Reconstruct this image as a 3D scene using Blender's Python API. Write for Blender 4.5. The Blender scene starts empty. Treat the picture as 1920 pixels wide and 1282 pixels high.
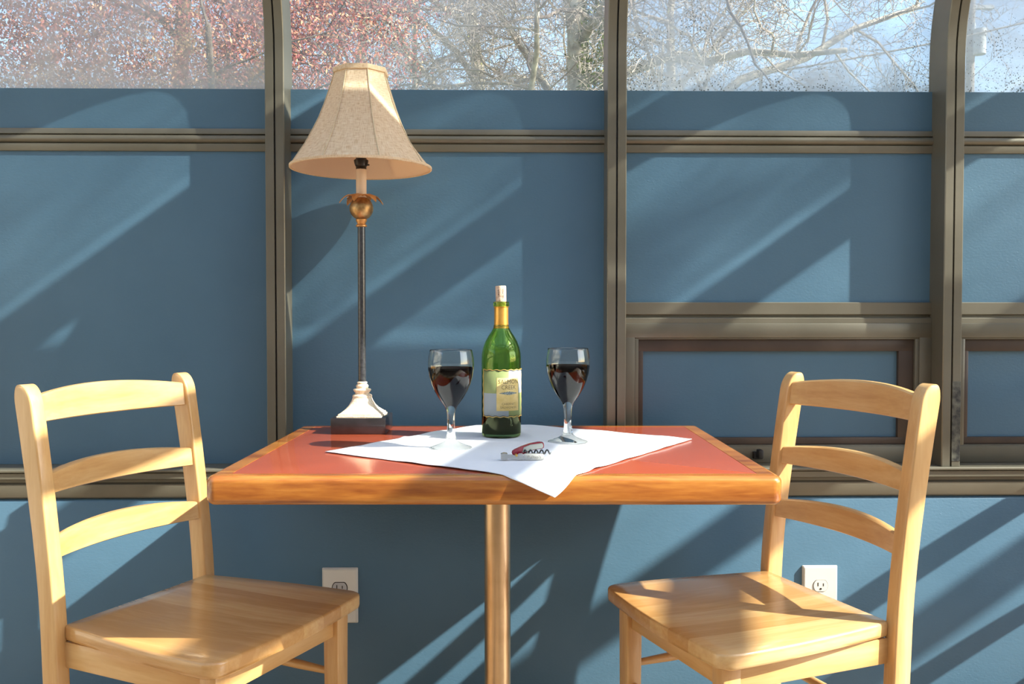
import bpy, bmesh, math, random
from mathutils import Vector, Matrix, noise
R = math.radians
SC = bpy.context.scene
C = SC.collection

# ------------------------------------------------------------------ camera, sky, sun, exposure
CAM_POS = Vector((0.0, -2.26, 1.02))
PITCH, YAW, FPX = 1.65, 1.0, 1700.0
cd = bpy.data.cameras.new('camera'); cam = bpy.data.objects.new('camera', cd); C.objects.link(cam)
cam.location = CAM_POS
cam.rotation_euler = (R(90 - PITCH), 0, R(-YAW))
cd.sensor_width = 36.0; cd.lens = FPX / 1920 * 36; cd.clip_start = .02; cd.clip_end = 500
SC.camera = cam

SUN_DIR = Vector((-1.0, 0.35, -0.77)).normalized()
world = bpy.data.worlds.new('sky'); SC.world = world; world.use_nodes = True
wn = world.node_tree.nodes; wl = world.node_tree.links
bg = wn['Background']
sky = wn.new('ShaderNodeTexSky'); sky.sky_type = 'NISHITA'; sky.sun_disc = False
sky.sun_elevation = math.asin(-SUN_DIR.z)
sky.sun_rotation = math.atan2(-SUN_DIR.x, -SUN_DIR.y)
sky.air_density = 1.0; sky.dust_density = 1.0; sky.ozone_density = 1.0
wl.new(sky.outputs[0], bg.inputs[0]); bg.inputs[1].default_value = 0.40

sd = bpy.data.lights.new('sun', 'SUN'); sun = bpy.data.objects.new('sun', sd); C.objects.link(sun)
sun.rotation_euler = SUN_DIR.to_track_quat('-Z', 'Y').to_euler()
sd.energy = 12.5; sd.angle = R(0.6); sd.color = (1.0, 0.95, 0.86)

SC.view_settings.view_transform = 'Standard'; SC.view_settings.look = 'None'
SC.view_settings.exposure = 0.38; SC.view_settings.gamma = 1.0
SC.view_settings.use_curve_mapping = False

# ------------------------------------------------------------------ material helpers
def new_mat(name):
    m = bpy.data.materials.new(name); m.use_nodes = True
    nt = m.node_tree
    return m, nt.nodes, nt.links, nt.nodes['Principled BSDF']

def ramp(N, stops):
    r = N.new('ShaderNodeValToRGB')
    while len(r.color_ramp.elements) < len(stops): r.color_ramp.elements.new(.5)
    for e, (p, c) in zip(r.color_ramp.elements, stops):
        e.position = p; e.color = (*c, 1)
    return r

def coords(N, L, kind='Object', scale=(1, 1, 1)):
    tc = N.new('ShaderNodeTexCoord'); mp = N.new('ShaderNodeMapping')
    mp.inputs['Scale'].default_value = scale
    L.new(tc.outputs[kind], mp.inputs[0]); return mp

def nz(N, L, vec, scale, detail=3, rough=.5):
    n = N.new('ShaderNodeTexNoise'); n.inputs['Scale'].default_value = scale
    n.inputs['Detail'].default_value = detail; n.inputs['Roughness'].default_value = rough
    L.new(vec.outputs[0], n.inputs['Vector']); return n

def plain(name, c1, c2=None, rough=.5, metal=0., nscale=20, bump=0., bscale=200, coat=0., spec=.5):
    m, N, L, b = new_mat(name)
    mp = coords(N, L)
    if c2:
        n = nz(N, L, mp, nscale, 4)
        r = ramp(N, [(.35, c1), (.65, c2)])
        L.new(n.outputs['Fac'], r.inputs[0]); L.new(r.outputs[0], b.inputs['Base Color'])
    else:
        b.inputs['Base Color'].default_value = (*c1, 1)
    b.inputs['Roughness'].default_value = rough; b.inputs['Metallic'].default_value = metal
    b.inputs['Coat Weight'].default_value = coat; b.inputs['Coat Roughness'].default_value = .08
    b.inputs['Specular IOR Level'].default_value = spec
    if bump:
        n2 = nz(N, L, mp, bscale, 3)
        bp = N.new('ShaderNodeBump'); bp.inputs['Strength'].default_value = bump; bp.inputs['Distance'].default_value = .002
        L.new(n2.outputs['Fac'], bp.inputs['Height']); L.new(bp.outputs[0], b.inputs['Normal'])
    return m

def wood(name, stops, axis=0, stretch=14, scale=9, rough=.35, coat=.3, strip=0, seed=0.):
    """grain runs along the local axis; optional glued strips across axis 1"""
    m, N, L, b = new_mat(name)
    sc = [stretch] * 3; sc[axis] = 1.0
    mp = coords(N, L, 'Object', sc); mp.inputs['Location'].default_value = (seed, seed * 1.7, seed * .6)
    n = nz(N, L, mp, scale * .35, 5, .55); n.inputs['Distortion'].default_value = .6
    fine = nz(N, L, mp, scale * 2.2, 3, .6)
    mx = N.new('ShaderNodeMath'); mx.operation = 'MULTIPLY_ADD'
    L.new(fine.outputs['Fac'], mx.inputs[0]); mx.inputs[1].default_value = .35
    sb = N.new('ShaderNodeMath'); sb.operation = 'SUBTRACT'; L.new(n.outputs['Fac'], sb.inputs[0]); sb.inputs[1].default_value = .17
    L.new(sb.outputs[0], mx.inputs[2])
    src = mx.outputs[0]
    if strip:
        tc = N.new('ShaderNodeTexCoord'); sp = N.new('ShaderNodeSeparateXYZ'); L.new(tc.outputs['Object'], sp.inputs[0])
        dv = N.new('ShaderNodeMath'); dv.operation = 'DIVIDE'; L.new(sp.outputs[1], dv.inputs[0]); dv.inputs[1].default_value = strip
        fl = N.new('ShaderNodeMath'); fl.operation = 'FLOOR'; L.new(dv.outputs[0], fl.inputs[0])
        wnz = N.new('ShaderNodeTexWhiteNoise'); wnz.noise_dimensions = '1D'; L.new(fl.outputs[0], wnz.inputs['W'])
        ad = N.new('ShaderNodeMath'); ad.operation = 'MULTIPLY_ADD'; L.new(wnz.outputs['Value'], ad.inputs[0]); ad.inputs[1].default_value = .52
        s2 = N.new('ShaderNodeMath'); s2.operation = 'SUBTRACT'; L.new(src, s2.inputs[0]); s2.inputs[1].default_value = .26
        L.new(s2.outputs[0], ad.inputs[2]); src = ad.outputs[0]
    r = ramp(N, stops); L.new(src, r.inputs[0]); L.new(r.outputs[0], b.inputs['Base Color'])
    b.inputs['Roughness'].default_value = rough; b.inputs['Coat Weight'].default_value = coat
    b.inputs['Coat Roughness'].default_value = .12
    return m

M = {}
# painted wall: satin blue, roller texture
def wall_paint(name):
    m, N, L, b = new_mat(name)
    mp = coords(N, L)
    n = nz(N, L, mp, 2.2, 4, .6)
    r = ramp(N, [(.3, (.064, .137, .205)), (.7, (.080, .162, .236))])
    L.new(n.outputs['Fac'], r.inputs[0]); L.new(r.outputs[0], b.inputs['Base Color'])
    b.inputs['Roughness'].default_value = .36; b.inputs['Specular IOR Level'].default_value = .5
    mp2 = coords(N, L, 'Object', (1, 1, 1.8))
    n2 = nz(N, L, mp2, 120, 4, .6); n3 = nz(N, L, mp2, 14, 3, .5)
    v = N.new('ShaderNodeTexVoronoi'); v.inputs['Scale'].default_value = 34; L.new(mp2.outputs[0], v.inputs['Vector'])
    vr = ramp(N, [(.0, (1, 1, 1)), (.10, (0, 0, 0))]); L.new(v.outputs['Distance'], vr.inputs[0])
    a = N.new('ShaderNodeMath'); a.operation = 'MULTIPLY_ADD'; L.new(n3.outputs['Fac'], a.inputs[0]); a.inputs[1].default_value = 1.2
    L.new(n2.outputs['Fac'], a.inputs[2])
    a2 = N.new('ShaderNodeMath'); a2.operation = 'MULTIPLY_ADD'; L.new(vr.outputs[0], a2.inputs[0]); a2.inputs[1].default_value = .8
    L.new(a.outputs[0], a2.inputs[2])
    bp = N.new('ShaderNodeBump'); bp.inputs['Strength'].default_value = .35; bp.inputs['Distance'].default_value = .0012
    L.new(a2.outputs[0], bp.inputs['Height']); L.new(bp.outputs[0], b.inputs['Normal'])
    return m
M['paint'] = wall_paint('blue_paint')
M['bronze'] = plain('bronze_aluminium', (.150, .136, .100), (.180, .163, .122), rough=.38, metal=.35, nscale=6, bump=.05, bscale=300)
M['bronze_shaded'] = plain('shaded_bronze', (.06, .043, .034), (.085, .06, .045), rough=.45, metal=.3, nscale=8)  # darker copy of the frame metal; recess shade put into the colour
M['gasket'] = plain('black_gasket', (.012, .011, .01), rough=.6)
M['tape'] = plain('worn_black_tape', (.02, .02, .02), (.13, .13, .10), rough=.6, nscale=60, bump=.4, bscale=120)
M['cream'] = plain('cream_wall', (.62, .56, .46), (.66, .60, .50), rough=.8, nscale=3)
M['floor'] = plain('floor_tile', (.26, .19, .13), (.34, .25, .17), rough=.5, nscale=5)
M['grass'] = plain('lawn', (.06, .09, .03), (.12, .14, .05), rough=.9, nscale=2)

def glass_pane(name, haze, speck_scale, speck_thr, speck_col, streak=.3, haze_col=(.75, .76, .78), low=.5, sun_dim=0.):
    """window pane: clear sheet + a film of dirt and dried drops, heavier at the bottom edge"""
    m, N, L, b = new_mat(name); N.remove(b)
    out = N['Material Output']
    tr = N.new('ShaderNodeBsdfTransparent'); tr.inputs[0].default_value = (.94, .965, .955, 1)
    gl = N.new('ShaderNodeBsdfGlossy'); gl.inputs['Roughness'].default_value = .02
    fr = N.new('ShaderNodeLayerWeight'); pw = N.new('ShaderNodeMath'); pw.operation = 'POWER'; L.new(fr.outputs['Facing'], pw.inputs[0]); pw.inputs[1].default_value = 5
    sc_ = N.new('ShaderNodeMath'); sc_.operation = 'MULTIPLY_ADD'; L.new(pw.outputs[0], sc_.inputs[0]); sc_.inputs[1].default_value = .7; sc_.inputs[2].default_value = .025
    mx = N.new('ShaderNodeMixShader'); L.new(sc_.outputs[0], mx.inputs[0]); L.new(tr.outputs[0], mx.inputs[1]); L.new(gl.outputs[0], mx.inputs[2])
    mp = coords(N, L)
    n = nz(N, L, mp, 3.2, 5, .6); n.inputs['Distortion'].default_value = .8
    mps = coords(N, L, 'Object', (1, 1, .12)); ns = nz(N, L, mps, 26, 3, .6)
    r = ramp(N, [(.35, (0, 0, 0)), (.72, (1, 1, 1))]); L.new(n.outputs['Fac'], r.inputs[0])
    a = N.new('ShaderNodeMath'); a.operation = 'MULTIPLY_ADD'; L.new(ns.outputs['Fac'], a.inputs[0]); a.inputs[1].default_value = streak * .5
    L.new(r.outputs[0], a.inputs[2])
    # grime collecting along the bottom edge
    tc = N.new('ShaderNodeTexCoord'); sp = N.new('ShaderNodeSeparateXYZ'); L.new(tc.outputs['Object'], sp.inputs[0])
    mr = N.new('ShaderNodeMapRange'); mr.inputs['From Min'].default_value = 1.575; mr.inputs['From Max'].default_value = 1.66
    mr.inputs['To Min'].default_value = low; mr.inputs['To Max'].default_value = 0; L.new(sp.outputs[2], mr.inputs['Value'])
    a1 = N.new('ShaderNodeMath'); a1.operation = 'ADD'; L.new(a.outputs[0], a1.inputs[0]); L.new(mr.outputs[0], a1.inputs[1])
    h = N.new('ShaderNodeMath'); h.operation = 'MULTIPLY'; h.use_clamp = True; L.new(a1.outputs[0], h.inputs[0]); h.inputs[1].default_value = haze
    if sun_dim:   # out-of-view film added to dim the sun; clear strips cast bright lines
        ma = N.new('ShaderNodeMapRange'); ma.inputs['From Min'].default_value = 1.80; ma.inputs['From Max'].default_value = 1.88
        ma.inputs['To Min'].default_value = 0; ma.inputs['To Max'].default_value = sun_dim; L.new(sp.outputs[2], ma.inputs['Value'])
        fx = N.new('ShaderNodeMath'); fx.operation = 'MULTIPLY_ADD'; L.new(sp.outputs[0], fx.inputs[0]); fx.inputs[1].default_value = 1 / .82; fx.inputs[2].default_value = -.291 / .82 + 10
        fr2 = N.new('ShaderNodeMath'); fr2.operation = 'FRACT'; L.new(fx.outputs[0], fr2.inputs[0])
        mc = N.new('ShaderNodeMapRange'); mc.inputs['From Min'].default_value = .925; mc.inputs['From Max'].default_value = .91; L.new(fr2.outputs[0], mc.inputs['Value'])
        pm = N.new('ShaderNodeMath'); pm.operation = 'MULTIPLY'; L.new(ma.outputs[0], pm.inputs[0]); L.new(mc.outputs[0], pm.inputs[1])
        ad2 = N.new('ShaderNodeMath'); ad2.operation = 'ADD'; ad2.use_clamp = True; L.new(h.outputs[0], ad2.inputs[0]); L.new(pm.outputs[0], ad2.inputs[1]); h = ad2
    df = N.new('ShaderNodeBsdfDiffuse'); df.inputs[0].default_value = (*haze_col, 1)
    tl = N.new('ShaderNodeBsdfTranslucent'); tl.inputs[0].default_value = (*haze_col, 1)
    dm = N.new('ShaderNodeMixShader'); dm.inputs[0].default_value = .5; L.new(df.outputs[0], dm.inputs[1]); L.new(tl.outputs[0], dm.inputs[2])
    m2 = N.new('ShaderNodeMixShader'); L.new(h.outputs[0], m2.inputs[0]); L.new(mx.outputs[0], m2.inputs[1]); L.new(dm.outputs[0], m2.inputs[2])
    # dried specks
    v = N.new('ShaderNodeTexVoronoi'); v.inputs['Scale'].default_value = speck_scale; L.new(mp.outputs[0], v.inputs['Vector'])
    n3 = nz(N, L, mp, 5, 3, .6)
    th = N.new('ShaderNodeMapRange'); th.inputs['From Min'].default_value = .38; th.inputs['From Max'].default_value = .7
    th.inputs['To Min'].default_value = 0; th.inputs['To Max'].default_value = speck_thr; L.new(n3.outputs['Fac'], th.inputs['Value'])
    lw = N.new('ShaderNodeMath'); lw.operation = 'MULTIPLY_ADD'; L.new(mr.outputs[0], lw.inputs[0]); lw.inputs[1].default_value = .35; L.new(th.outputs[0], lw.inputs[2])
    lt = N.new('ShaderNodeMath'); lt.operation = 'LESS_THAN'; L.new(v.outputs['Distance'], lt.inputs[0]); L.new(lw.outputs[0], lt.inputs[1])
    sf = N.new('ShaderNodeMath'); sf.operation = 'MULTIPLY'; L.new(lt.outputs[0], sf.inputs[0]); sf.inputs[1].default_value = .8
    sdf = N.new('ShaderNodeBsdfDiffuse'); sdf.inputs[0].default_value = (*speck_col, 1)
    m3 = N.new('ShaderNodeMixShader'); L.new(sf.outputs[0], m3.inputs[0]); L.new(m2.outputs[0], m3.inputs[1]); L.new(sdf.outputs[0], m3.inputs[2])
    L.new(m3.outputs[0], out.inputs['Surface'])
    return m
M['glass_a'] = glass_pane('dirty_glass_lit_drops', .66, 150, .42, (.8, .72, .6), .6, (.70, .66, .66), .5, sun_dim=.22)  # specks coloured pale as if sunlit, same dirt as the other panes
M['glass_b'] = glass_pane('dirty_glass', .30, 170, .12, (.35, .3, .22), .3, (.72, .74, .78), .5, sun_dim=.22)
M['glass_c'] = glass_pane('dirty_glass_unlit_drops', .62, 150, .27, (.12, .12, .09), .3, (.72, .76, .82), .6, sun_dim=.22)  # same dirt specks, coloured dark as if unlit
M['glass_end'] = glass_pane('cleaner_glass', .3, 150, .2, (.12, .12, .09), .3, (.72, .76, .82), .5)
M['glass_roof'] = glass_pane('roof_glass', .12, 60, .05, (.3, .27, .2), .2)

CH = [(.25, (.54, .28, .095)), (.5, (.64, .365, .14)), (.75, (.72, .46, .20))]
M['seat_wood'] = wood('maple_seat', CH, 0, 10, 8, .22, .5, strip=.062)
M['wood_z'] = wood('maple_upright', CH, 2, 10, 8, .33, .3, seed=3)
M['wood_y'] = wood('maple_rail', CH, 1, 10, 8, .33, .3, seed=7)
M['wood_x'] = wood('maple_side', CH, 0, 10, 8, .33, .3, seed=9)
M['edge'] = wood('honey_oak_edge', [(.3, (.23, .055, .008)), (.5, (.40, .13, .020)), (.72, (.56, .23, .04))], 0, 9, 9, .25, .6)
M['edge_y'] = wood('honey_oak_edge_side', [(.3, (.36, .13, .02)), (.5, (.50, .22, .04)), (.72, (.60, .30, .06))], 1, 9, 9, .25, .6)
M['laminate'] = plain('red_laminate', (.40, .080, .038), (.42, .088, .043), rough=.14, nscale=4, spec=.4)
M['brass'] = plain('brushed_brass', (.62, .42, .24), (.68, .47, .28), rough=.3, metal=1, nscale=30)
M['cast'] = plain('black_cast_iron', (.02, .02, .02), rough=.5)
M['cloth'] = plain('white_cotton', (.80, .81, .83), rough=.9, bump=.3, bscale=900)
M['black_lacquer'] = plain('black_lacquer', (.014, .012, .013), (.025, .02, .022), rough=.28, nscale=40, coat=.4)
M['rod'] = plain('black_rod', (.02, .02, .022), (.05, .05, .055), rough=.3, nscale=180, bump=.15, bscale=160, coat=.4)
M['stone'] = plain('crackled_cream', (.70, .52, .36), (.82, .70, .52), rough=.6, nscale=120, bump=.5, bscale=250)
M['gold_leaf'] = plain('aged_gold', (.30, .16, .06), (.60, .38, .16), rough=.38, metal=.8, nscale=70, bump=.3, bscale=120)
M['copper'] = plain('copper_leaf', (.55, .24, .07), (.70, .36, .12), rough=.4, metal=.6, nscale=60)
M['candle'] = plain('candle_sleeve', (.80, .62, .45), rough=.45)
M['socket'] = plain('dark_socket', (.03, .022, .015), rough=.35, metal=.5)
M['plastic'] = plain('white_plastic', (.66, .65, .60), rough=.35)
M['slot'] = plain('dark_slot', (.02, .015, .01), rough=.6)
M['grey_plastic'] = plain('grey_plastic', (.42, .42, .43), rough=.3)
M['gold_foil'] = plain('gold_foil', (.68, .34, .06), (.74, .40, .09), rough=.33, metal=.75, nscale=60)
M['cork'] = plain('cork', (.55, .36, .24), (.76, .58, .44), rough=.85, nscale=220, bump=.5, bscale=260)
M['ink'] = plain('dark_ink', (.05, .04, .035), rough=.6)
M['chrome'] = plain('chrome', (.50, .49, .45), rough=.10, metal=1)
M['steel'] = plain('dull_steel', (.42, .45, .43), rough=.3, metal=.9)
M['worm'] = plain('black_worm', (.02, .025, .025), rough=.25, coat=.6)
M['burgundy'] = plain('burgundy_handle', (.30, .012, .035), rough=.25, coat=.6)
M['paper_gold'] = plain('pale_gold_paper', (.60, .44, .15), (.68, .52, .22), rough=.55, nscale=90)
M['gilt'] = plain('gilt_border', (.62, .40, .10), rough=.4, metal=.4)

def shade_fabric():
    m, N, L, b = new_mat('burlap_shade'); N.remove(b)
    out = N['Material Output']
    uv = N.new('ShaderNodeUVMap')
    def wv(sx, sy):
        mp = N.new('ShaderNodeMapping'); L.new(uv.outputs[0], mp.inputs[0]); mp.inputs['Scale'].default_value = (sx, sy, 1)
        w = N.new('ShaderNodeTexNoise'); w.inputs['Scale'].default_value = 1; w.inputs['Detail'].default_value = 2; w.inputs['Roughness'].default_value = .5
        L.new(mp.outputs[0], w.inputs['Vector']); return w
    a, c = wv(90, 9), wv(9, 75)
    ad = N.new('ShaderNodeMath'); ad.operation = 'ADD'; L.new(a.outputs['Fac'], ad.inputs[0]); L.new(c.outputs['Fac'], ad.inputs[1])
    dv = N.new('ShaderNodeMath'); dv.operation = 'MULTIPLY'; L.new(ad.outputs[0], dv.inputs[0]); dv.inputs[1].default_value = .5
    r = ramp(N, [(.36, (.58, .45, .27)), (.5, (.86, .74, .52)), (.62, (.96, .88, .68))]); L.new(dv.outputs[0], r.inputs[0])
    df = N.new('ShaderNodeBsdfDiffuse'); tl = N.new('ShaderNodeBsdfTranslucent'); mx = N.new('ShaderNodeMixShader'); mx.inputs[0].default_value = .38
    bp = N.new('ShaderNodeBump'); bp.inputs['Strength'].default_value = .7; bp.inputs['Distance'].default_value = .001
    L.new(dv.outputs[0], bp.inputs['Height']); L.new(bp.outputs[0], df.inputs['Normal'])
    L.new(r.outputs[0], df.inputs[0])
    tl.inputs[0].default_value = (.95, .66, .38, 1)
    L.new(df.outputs[0], mx.inputs[1]); L.new(tl.outputs[0], mx.inputs[2]); L.new(mx.outputs[0], out.inputs['Surface'])
    return m
M['shade'] = shade_fabric()

def soft(name, col, tcol, f):
    m, N, L, b = new_mat(name); N.remove(b)
    df = N.new('ShaderNodeBsdfDiffuse'); tl = N.new('ShaderNodeBsdfTranslucent'); mx = N.new('ShaderNodeMixShader'); mx.inputs[0].default_value = f
    df.inputs[0].default_value = (*col, 1); tl.inputs[0].default_value = (*tcol, 1)
    L.new(df.outputs[0], mx.inputs[1]); L.new(tl.outputs[0], mx.inputs[2]); L.new(mx.outputs[0], N['Material Output'].inputs['Surface'])
    return m
M['lining'] = soft('peach_lining', (.86, .66, .48), (.90, .70, .50), .4)

def glassy(name, col, ior=1.5, rough=0.):
    m, N, L, b = new_mat(name); N.remove(b)
    g = N.new('ShaderNodeBsdfGlass'); g.inputs[0].default_value = (*col, 1); g.inputs['IOR'].default_value = ior; g.inputs['Roughness'].default_value = rough
    L.new(g.outputs[0], N['Material Output'].inputs['Surface']); return m
M['glass'] = glassy('clear_glass', (.97, .985, .98), 1.5)
M['green_glass'] = glassy('green_glass', (.80, .92, .52), 1.52)
M['wine'] = glassy('red_wine', (.045, .001, .004), 1.36)

def label_mat():
    m, N, L, b = new_mat('olive_and_grey_label')
    uv = N.new('ShaderNodeUVMap'); sp = N.new('ShaderNodeSeparateXYZ'); L.new(uv.outputs[0], sp.inputs[0])
    a = N.new('ShaderNodeMath'); a.operation = 'GREATER_THAN'; L.new(sp.outputs[0], a.inputs[0]); a.inputs[1].default_value = .52
    c = N.new('ShaderNodeMath'); c.operation = 'GREATER_THAN'; L.new(sp.outputs[1], c.inputs[0]); c.inputs[1].default_value = .5
    x = N.new('ShaderNodeMath'); x.operation = 'COMPARE'; x.inputs[2].default_value = .1; L.new(a.outputs[0], x.inputs[0]); L.new(c.outputs[0], x.inputs[1])
    mx = N.new('ShaderNodeMix'); mx.data_type = 'RGBA'; L.new(x.outputs[0], mx.inputs[0])
    mx.inputs[6].default_value = (.23, .27, .10, 1); mx.inputs[7].default_value = (.27, .31, .34, 1)
    L.new(mx.outputs[2], b.inputs['Base Color']); b.inputs['Roughness'].default_value = .5
    return m
M['label'] = label_mat()

# outdoors
M['bark'] = plain('pale_bark', (.30, .25, .19), (.62, .55, .44), rough=.9, nscale=9, bump=.4, bscale=30)
M['bark_dark'] = plain('dark_bark', (.05, .04, .035), (.12, .09, .07), rough=.9, nscale=12)
M['twig'] = plain('twig_bark', (.26, .20, .17), (.50, .43, .35), rough=.9, nscale=3)
M['ivy'] = soft('ivy_green', (.10, .13, .04), (.16, .20, .05), .35)
M['bud'] = soft('yellow_green_bud', (.45, .46, .10), (.5, .5, .12), .4)
def plum():
    m, N, L, b = new_mat('purple_leaf'); N.remove(b)
    gi = N.new('ShaderNodeNewGeometry'); wnn = N.new('ShaderNodeTexWhiteNoise'); wnn.noise_dimensions = '1D'
    L.new(gi.outputs['Random Per Island'], wnn.inputs['W'])
    r = ramp(N, [(0, (.10, .04, .05)), (.45, (.26, .085, .085)), (.8, (.42, .17, .13)), (.97, (.75, .45, .26))]); L.new(wnn.outputs['Value'], r.inputs[0])
    df = N.new('ShaderNodeBsdfDiffuse'); tl = N.new('ShaderNodeBsdfTranslucent'); mx = N.new('ShaderNodeMixShader'); mx.inputs[0].default_value = .3
    L.new(r.outputs[0], df.inputs[0]); L.new(r.outputs[0], tl.inputs[0]); L.new(df.outputs[0], mx.inputs[1]); L.new(tl.outputs[0], mx.inputs[2])
    L.new(mx.outputs[0], N['Material Output'].inputs['Surface']); return m
M['plum'] = plum()
M['pole'] = plain('utility_pole_wood', (.28, .25, .22), rough=.9)
M['pole_grey'] = plain('utility_grey', (.55, .57, .58), rough=.5)

# ------------------------------------------------------------------ mesh helpers
def link(name, me, mat, parent=None, smooth=False):
    o = bpy.data.objects.new(name, me); C.objects.link(o)
    if mat is not None: me.materials.append(mat)
    if parent is not None: o.parent = parent
    if smooth:
        for p in me.polygons: p.use_smooth = True
    return o

def mesh(name, V, F, mat, parent=None, smooth=False):
    me = bpy.data.meshes.new(name); me.from_pydata([tuple(v) for v in V], [], F); me.validate(); me.update()
    return link(name, me, mat, parent, smooth)

def bmobj(name, bm, mat, parent=None, smooth=False, angle=None):
    bmesh.ops.recalc_face_normals(bm, faces=bm.faces)
    if angle is not None:
        for f in bm.faces: f.smooth = True
        for e in bm.edges:
            if len(e.link_faces) == 2 and e.calc_face_angle(0) > R(angle): e.smooth = False
    me = bpy.data.meshes.new(name); bm.to_mesh(me); bm.free()
    return link(name, me, mat, parent, smooth)

def bx(bm, lo, hi, bev=0., seg=2):
    lo = Vector(lo); hi = Vector(hi)
    r = bmesh.ops.create_cube(bm, size=1)
    vs = r['verts']
    for v in vs:
        v.co = Vector((lo[i] + (v.co[i] + .5) * (hi[i] - lo[i]) for i in range(3)))
    if bev:
        es = list({e for v in vs for e in v.link_edges})
        bmesh.ops.bevel(bm, geom=es, offset=bev, segments=seg, affect='EDGES', profile=.5)

def box(name, lo, hi, mat, parent=None, bev=0., seg=2):
    bm = bmesh.new(); bx(bm, lo, hi, bev, seg)
    return bmobj(name, bm, mat, parent, angle=35 if bev else None)

def lathe_vf(prof, n=48, center=(0, 0, 0)):
    V, F = [], []
    cx, cy, cz = center
    for r, z in prof:
        for k in range(n):
            a = 2 * math.pi * k / n
            V.append((cx + max(r, 1e-5) * math.cos(a), cy + max(r, 1e-5) * math.sin(a), cz + z))
    for i in range(len(prof) - 1):
        for k in range(n):
            a, b = i * n + k, i * n + (k + 1) % n
            F.append((a, b, b + n, a + n))
    return V, F

def lathe(name, prof, mat, parent=None, n=48, angle=40, cap=True):
    V, F = lathe_vf(prof, n)
    if cap:
        if prof[0] != prof[-1]:
            F.append(tuple(reversed(range(n)))); F.append(tuple(range((len(prof) - 1) * n, len(prof) * n)))
    bm = bmesh.new(); vs = [bm.verts.new(v) for v in V]
    for f in F: bm.faces.new([vs[i] for i in f])
    bmesh.ops.remove_doubles(bm, verts=bm.verts, dist=2e-5)
    return bmobj(name, bm, mat, parent, angle=angle)

def sweep_vf(path, prof, caps=True):
    """path: list of (origin, a, b): each profile point (p,q) goes to origin + p*a + q*b"""
    V, F = [], []; n = len(prof)
    for o, a, b in path:
        for p, q in prof: V.append(Vector(o) + p * Vector(a) + q * Vector(b))
    for i in range(len(path) - 1):
        for k in range(n):
            x, y = i * n + k, i * n + (k + 1) % n
            F.append((x, y, y + n, x + n))
    if caps: F.append(tuple(reversed(range(n)))); F.append(tuple(range((len(path) - 1) * n, len(path) * n)))
    return V, F

def sweep(name, path, prof, mat, parent=None, angle=30):
    V, F = sweep_vf(path, prof)
    bm = bmesh.new(); vs = [bm.verts.new(v) for v in V]
    for f in F: bm.faces.new([vs[i] for i in f])
    return bmobj(name, bm, mat, parent, angle=angle)

def tube_vf(pts, rads, n=6, V=None, F=None):
    V = [] if V is None else V; F = [] if F is None else F
    base = len(V); pts = [Vector(p) for p in pts]
    up = None
    for i, p in enumerate(pts):
        d = (pts[min(i + 1, len(pts) - 1)] - pts[max(i - 1, 0)])
        d = d.normalized() if d.length > 1e-9 else Vector((0, 0, 1))
        if up is None: up = d.orthogonal().normalized()
        up = (up - d * up.dot(d)); up = up.normalized() if up.length > 1e-6 else d.orthogonal().normalized()
        w = d.cross(up)
        for k in range(n):
            a = 2 * math.pi * k / n
            V.append(p + (up * math.cos(a) + w * math.sin(a)) * rads[i])
    for i in range(len(pts) - 1):
        for k in range(n):
            a, b = base + i * n + k, base + i * n + (k + 1) % n
            F.append((a, b, b + n, a + n))
    if n > 3 or True:
        F.append(tuple(base + k for k in reversed(range(n)))); F.append(tuple(base + (len(pts) - 1) * n + k for k in range(n)))
    return V, F

def tube(name, pts, rads, mat, parent=None, n=16):
    if not hasattr(rads, '__len__'): rads = [rads] * len(pts)
    V, F = tube_vf(pts, rads, n)
    bm = bmesh.new(); vs = [bm.verts.new(v) for v in V]
    for f in F: bm.faces.new([vs[i] for i in f])
    return bmobj(name, bm, mat, parent, angle=45)

def thing(name, label, cat, loc=(0, 0, 0), rz=0, group=None):
    o = bpy.data.objects.new(name, None); C.objects.link(o); o.empty_display_size = .05
    o.location = loc; o.rotation_euler = (0, 0, rz); o['label'] = label; o['category'] = cat
    if group: o['group'] = group
    return o

def tag(o, label, cat, group=None, kind=None):
    o['label'] = label; o['category'] = cat
    if group: o['group'] = group
    if kind: o['kind'] = kind
    return o

def struct(o, label=None, cat=None):
    o['kind'] = 'structure'
    if label: o['label'] = label
    if cat: o['category'] = cat
    return o

# ------------------------------------------------------------------ solarium: knee wall, sills, posts, panels, glass
PX = [.291 + .82 * k for k in range(-4, 6)]          # post centres along the wall
PROT = .072                                          # post face in front of the panels
Z0, RAD, TH = 1.645, .40, R(80)                      # where the eave curve starts, its inner radius, its end angle
XL, XR = PX[0] - .023, PX[-1] + .023
YB = -3.9                                            # house wall behind the camera

def eave_path(d0=0., zstart=.6525, yend=YB):
    """(y, z, outward normal) along the inner face line"""
    P = [(-PROT, zstart, (0, 1, 0)), (-PROT, Z0, (0, 1, 0))]
    for i in range(1, 15):
        t = TH * i / 14
        P.append((-PROT - RAD * (1 - math.cos(t)), Z0 + RAD * math.sin(t), (0, math.cos(t), math.sin(t))))
    y, z, n = P[-1]
    L_ = (y - yend) / math.sin(TH)
    P.append((yend, z + L_ * math.cos(TH), n))
    return P

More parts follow.
